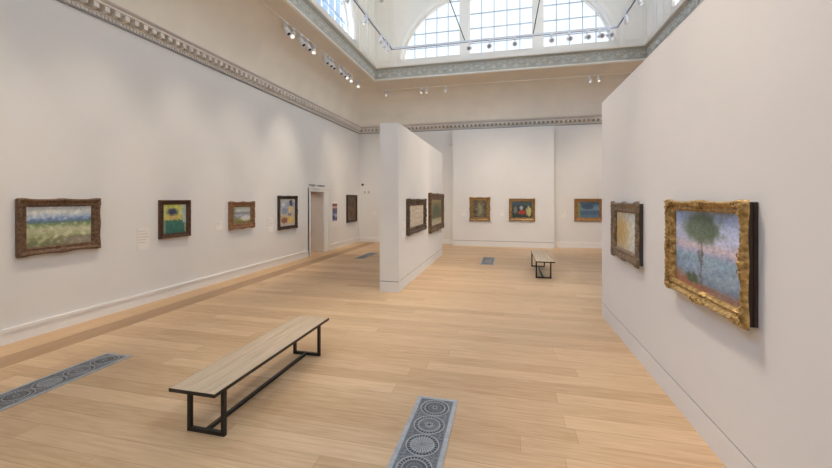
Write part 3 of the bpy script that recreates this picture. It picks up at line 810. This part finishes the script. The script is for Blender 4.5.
def p_poster(u, v, n, m):
    c = ramp([(0, (196, 190, 200)), (.12, (96, 96, 138)), (.25, (60, 64, 104)), (.38, (140, 140, 170)), (.52, (92, 92, 122)), (.68, (110, 84, 92)), (.8, (200, 172, 162)), (.9, (120, 70, 68)), (1, (140, 84, 80))], v)
    return mixc(c, (206, 196, 196), blob(u, v, .7, .3, .25, .1) * .7)
t = thing('poster', 'narrow red and blue poster on a white panel right of the doorway', 'poster', (XL, 12.83, 1.29), (PI / 2, 0, PI / 2))
bm = bmesh.new(); add_box(bm, -.27, .27, -.46, .46, 0, .012); obj('panel', bm, M['card'], t)
cv = canvas_mesh(.40, .66, p_poster, 31, t, .0135); cv.name = 'printed_picture'; cv.location = (0, .06, 0)

t = thing('security_camera', 'small dark dome camera high in the far left corner', 'camera', (-6.02, YB, 2.47), (PI / 2, 0, 0))
bm = bmesh.new(); add_cyl(bm, (0, 0, 0), (0, 0, .03), .075, .065, 20); obj('mount', bm, M['lampw'], t)
bm = bmesh.new(); bmesh.ops.create_uvsphere(bm, u_segments=16, v_segments=10, radius=.055, matrix=Matrix.Translation((0, 0, .045))); obj('dome', bm, M['camdk'], t)
for x, lb in ((-5.93, 'left one of two small wall sensors below the dome camera'), (-5.75, 'right one of two small wall sensors below the dome camera')):
    t = thing('wall_sensor', lb, 'sensor', (x, YB, 2.14), (PI / 2, 0, 0), 'pair of small wall sensors')
    bm = bmesh.new(); add_box(bm, -.04, .04, -.055, .055, 0, .025); obj('housing', bm, M['taupe'], t, .006)
    bm = bmesh.new(); add_box(bm, -.015, .015, -.02, .02, .025, .03); obj('lens', bm, M['grey'], t)
t = thing('alarm_sensor', 'small round white sensor high beside the projecting back wall', 'sensor', (-2.2, YB, 4.05), (PI / 2, 0, 0))
bm = bmesh.new(); add_cyl(bm, (0, 0, 0), (0, 0, .04), .05, .04, 20); obj('housing', bm, M['lampw'], t)
bm = bmesh.new(); add_cyl(bm, (0, 0, .04), (0, 0, .048), .018, .014, 14); obj('sensor_eye', bm, M['grey'], t)

# lettering above the door (two short words, only their strokes can be made out)
random.seed(5)
y = DY0 - .04
for wlen, wl in ((7, 'left'), (9, 'right')):
    bm = bmesh.new()
    for i in range(wlen):
        wd = .048 + random.uniform(-.008, .01)
        add_box(bm, XL + .0005, XL + .006, y, y + .010, 2.262, 2.332)
        k = random.choice((0, 1, 2))
        if k != 1: add_box(bm, XL + .0005, XL + .006, y + .010, y + wd, 2.322, 2.332)
        if k != 2: add_box(bm, XL + .0005, XL + .006, y + .010, y + wd, 2.292, 2.301)
        if k != 0: add_box(bm, XL + .0005, XL + .006, y + wd - .01, y + wd, 2.262, 2.322)
        y += wd + .016
    y += .07
    tag(obj('door_lettering', bm, M['sign']), 'small grey lettering on the wall over the doorway, %s word' % wl, 'sign', 'lettering over the doorway')

# ------------------------------------------------------------ lighting tracks and their spotlights
def track_light(name, pos, d, label, group, scale=1., lit=True, aim=None, power=0, cone=50, drop=.09, dark=None):
    """pos: point on the track; head hangs below it looking along d"""
    d = (Vector(aim) - Vector(pos)).normalized() if aim else Vector(d).normalized()
    t = thing(name, label, 'light', pos, (0, 0, 0), group)
    s = scale
    bm = bmesh.new(); add_box(bm, -.03 * s, .03 * s, -.055 * s, .055 * s, -.045 * s, -.001); obj('adapter', bm, M['lampw'], t)
    bm = bmesh.new(); add_cyl(bm, (0, 0, -.045 * s), (0, 0, -drop * s - .02 * s), .012 * s, n=8); obj('stem', bm, M['lampw'], t)
    c = Vector((0, 0, -(drop + .055) * s)); ln = .24 * s
    b0 = c - d * ln * .42; e0 = c + d * ln * .58
    bm = bmesh.new()
    add_cyl(bm, b0, b0 + d * .03 * s, .035 * s, .052 * s); add_cyl(bm, b0 + d * .03 * s, e0, .052 * s, .058 * s)
    add_cyl(bm, e0, e0 + d * .012 * s, .062 * s, .062 * s)
    obj('lamp_head', bm, M['lampw'], t)
    bm = bmesh.new(); add_cyl(bm, e0 + d * .012 * s, e0 + d * .015 * s, .040 * s, .036 * s)
    obj('lens', bm, M['lens'] if lit else (dark or M['black']), t)
    if power:
        l = bpy.data.lights.new('spot_beam', 'SPOT'); l.energy = power * LAMP; l.spot_size = math.radians(cone); l.spot_blend = 1.0
        l.shadow_soft_size = .035; l.color = (1, .85, .67)
        o = bpy.data.objects.new('spot_beam', l); C.objects.link(o); o.parent = t
        o.location = e0 + d * .04; o.rotation_euler = d.to_track_quat('-Z', 'Y').to_euler()
    return t
def track_bar(name, pts, label, sz=.035, cat='track', mats=None):
    bm = bmesh.new()
    for (a, b) in zip(pts, pts[1:]):
        x0, x1 = sorted((a[0], b[0])); y0, y1 = sorted((a[1], b[1])); z = a[2]
        add_box(bm, x0 - sz / 2, x1 + sz / 2, y0 - sz / 2, y1 + sz / 2, z, z + sz * 1.2)
        add_box(bm, x0 - sz * .2, x1 + sz * .2, y0 - sz * .2, y1 + sz * .2, z - .004, z, 1)
    return tag(obj(name, bm, mats or [M['track'], M['trackd']]), label, cat)
f_, cx_, hy_ = 375, 416, 199
th_ = math.atan(90 / 375); sn, cs_ = math.sin(th_), math.cos(th_)
ORD = ['first', 'second', 'third', 'fourth', 'fifth', 'sixth', 'seventh', 'eighth', 'ninth', 'tenth', 'eleventh', 'twelfth', 'thirteenth', 'fourteenth']

# left cove track, lamps at their distances along it
CXR, CZR = -5.50, 6.40
track_bar('lighting_track', [(CXR, 2.0, CZR), (CXR, 14.2, CZR)], 'slim cream track under the left ceiling cove', .018, mats=[M['cove'], M['cove']])
left_y = [y * 5.5 / 5.6 for y in (8.75, 9.08, 9.49, 9.82, 10.22, 10.93, 11.2, 11.42, 11.96, 12.28, 12.62, 12.98, 13.66)]
DN, DC = (.60, -.06, -1), (.35, -.7, -.75)
left_dir = [DN, DC, DN, DN, DC, DN, DN, DN, DN, DN, DC, DC, DC]
left_lit = [0, 1, 0, 0, 1, 0, 0, 0, 0, 0, 1, 1, 1]
for i, (y, d, lt) in enumerate(zip(left_y, left_dir, left_lit)):
    track_light('track_spotlight', (CXR, y, CZR - .004), d, 'white spotlight, %s from the left on the left cove track%s' % (ORD[i], ', lit' if lt else ''), 'spotlights on the left cove track', 1.15, bool(lt))
# back cove track
CYR, CZB = 14.62, 6.29
track_bar('lighting_track', [(-5.15, CYR, CZB), (4.7, CYR, CZB)], 'slim cream track under the back ceiling cove', .018, mats=[M['cove'], M['cove']])
for i, x in enumerate((-4.75, -3.28, -3.07, -2.31, 2.93, 3.22)):
    track_light('track_spotlight', (x, CYR, CZB - .004), (.05, -.5, -.7), 'small lit spotlight, %s from the left on the back cove track' % ORD[i], 'spotlights on the back cove track', .85, True)
# suspended rectangle of track in the lantern
TZ = 7.34; TX0, TX1, TY1, TY0 = -4.08, 3.47, 13.2, -1.0
track_bar('suspended_track', [(TX0, TY0, TZ), (TX0, TY1, TZ), (TX1, TY1, TZ), (TX1, TY0, TZ), (TX0, TY0, TZ)], 'white rectangular lighting track hung across the lantern window', .055, 'track')
for i, y in enumerate((4.2, 7.4, 9.4)):
    track_bar('cross_track', [(TX0 + .056, y, TZ), (TX1 - .056, y, TZ)], 'overhead cross track, %s from the camera' % ORD[i], .05)
# suspension wires
for i, (x, x2, y2) in enumerate(((-1.405, -2.6, 13.1), (.89, 1.5, 13.1), (TX0, TX0 - .3, 12.9), (TX1, TX1 + .3, 12.9))):
    if i > 1: continue
    bm = bmesh.new(); add_cyl(bm, (x, TY1, TZ + .075), (x2, y2, ZT), .016, n=8)
    tag(obj('suspension_wire', bm, M['wire']), ('thin dark wire holding the lantern track, left one', 'thin dark wire holding the lantern track, right one')[i], 'wire', 'wires holding the lantern track')
BP = (PI,)
# back arm: shine on the pictures of the back wall
back_x = [-1.225, -.54, .30, 1.46, 2.02, 2.57, 2.96, 3.23]
back_aim = [(-1.0, BY, 1.5), (-1.0, BY, 1.6), (.3, BY, 1.5), (.7, BY, 1.5), (3.0, YB, 1.5), (2.6, YB, 1.6), (-4.0, YB, 1.5), (1.0, BY, 2.4)]
for i, (x, am) in enumerate(zip(back_x, back_aim)):
    track_light('track_spotlight', (x, TY1, TZ - .004), (.05 * (i - 3), -1, -.45), 'grey spotlight on the lantern track before the window, %s from the left' % ORD[i], 'spotlights before the lantern window', 1.35, False, dark=M['grey'])
# left arm
for i, (y, am) in enumerate(zip((9.26, 10.55, 11.97, 12.4, 12.74), ((XL, 9.7, 1.2), (XL, 8.9, 1.2), (XL, 14.3, 1.2), (XL, 12.4, 1.3), (-4.6, 13.2, .4)))):
    track_light('track_spotlight', (TX0, y, TZ - .004), None, 'white spotlight on the left side of the lantern track, %s from the camera' % ORD[i], 'spotlights on the left of the lantern track', .95, True, aim=am, power=50, cone=38)
for i, (y, am) in enumerate(((6.4, (XL, 5.9, 1.0)), (7.2, (XL, 7.9, 1.0)), (5.0, (XL, 4.1, 1.0)), (3.4, (XL, 2.8, .9)), (1.2, (XL, 1.2, .9)))):
    track_light('track_spotlight', (TX0, y, TZ - .004), None, 'overhead spotlight above the left wall, %s along' % ORD[i], 'overhead spotlights above the left wall', .95, True, aim=am, power=62, cone=38)
# right arm
for i, (y, am) in enumerate(((12.3, (4.5, YB, 1.8)), (11.2, (XR, 11.0, 2.0)), (10.85, (XR, 8.0, 2)))):
    track_light('track_spotlight', (TX1, y, TZ - .004), None, 'white spotlight on the right side of the lantern track, %s nearest the window' % ORD[i], 'spotlights on the right of the lantern track', .95, True, aim=am, power=40, cone=60)
# cross tracks: right partition and the narrow partition
k = 0
for (x, y, am, pw) in ((-1.0, 9.4, (-.9, BY, 1.6), 80), (.1, 9.4, (.6, BY, 1.6), 80), (2.9, 9.4, (3.0, YB, 1.6), 80), (-3.2, 9.4, (-4.6, YB, 1.6), 80), (-.72, 4.2, (1.477, 3.1, 1.5), 85), (-.9, 7.4, (1.477, 5.1, 1.5), 75), (-1.3, 4.2, (1.477, 1.4, 1.7), 70),
                       (.6, 9.4, (-2.066, 8.6, 1.5), 75), (1.2, 9.4, (-2.066, 11.2, 1.5), 85), (-2.0, 4.2, (-2.3, 5.2, 0), 70), (0, 7.4, (-.2, 8.2, 0), 70)):
    track_light('track_spotlight', (x, y, TZ - .004), None, 'overhead spotlight on a cross track, %s counted from the camera' % ORD[k], 'overhead spotlights on the cross tracks', .95, True, aim=am, power=pw, cone=47); k += 1
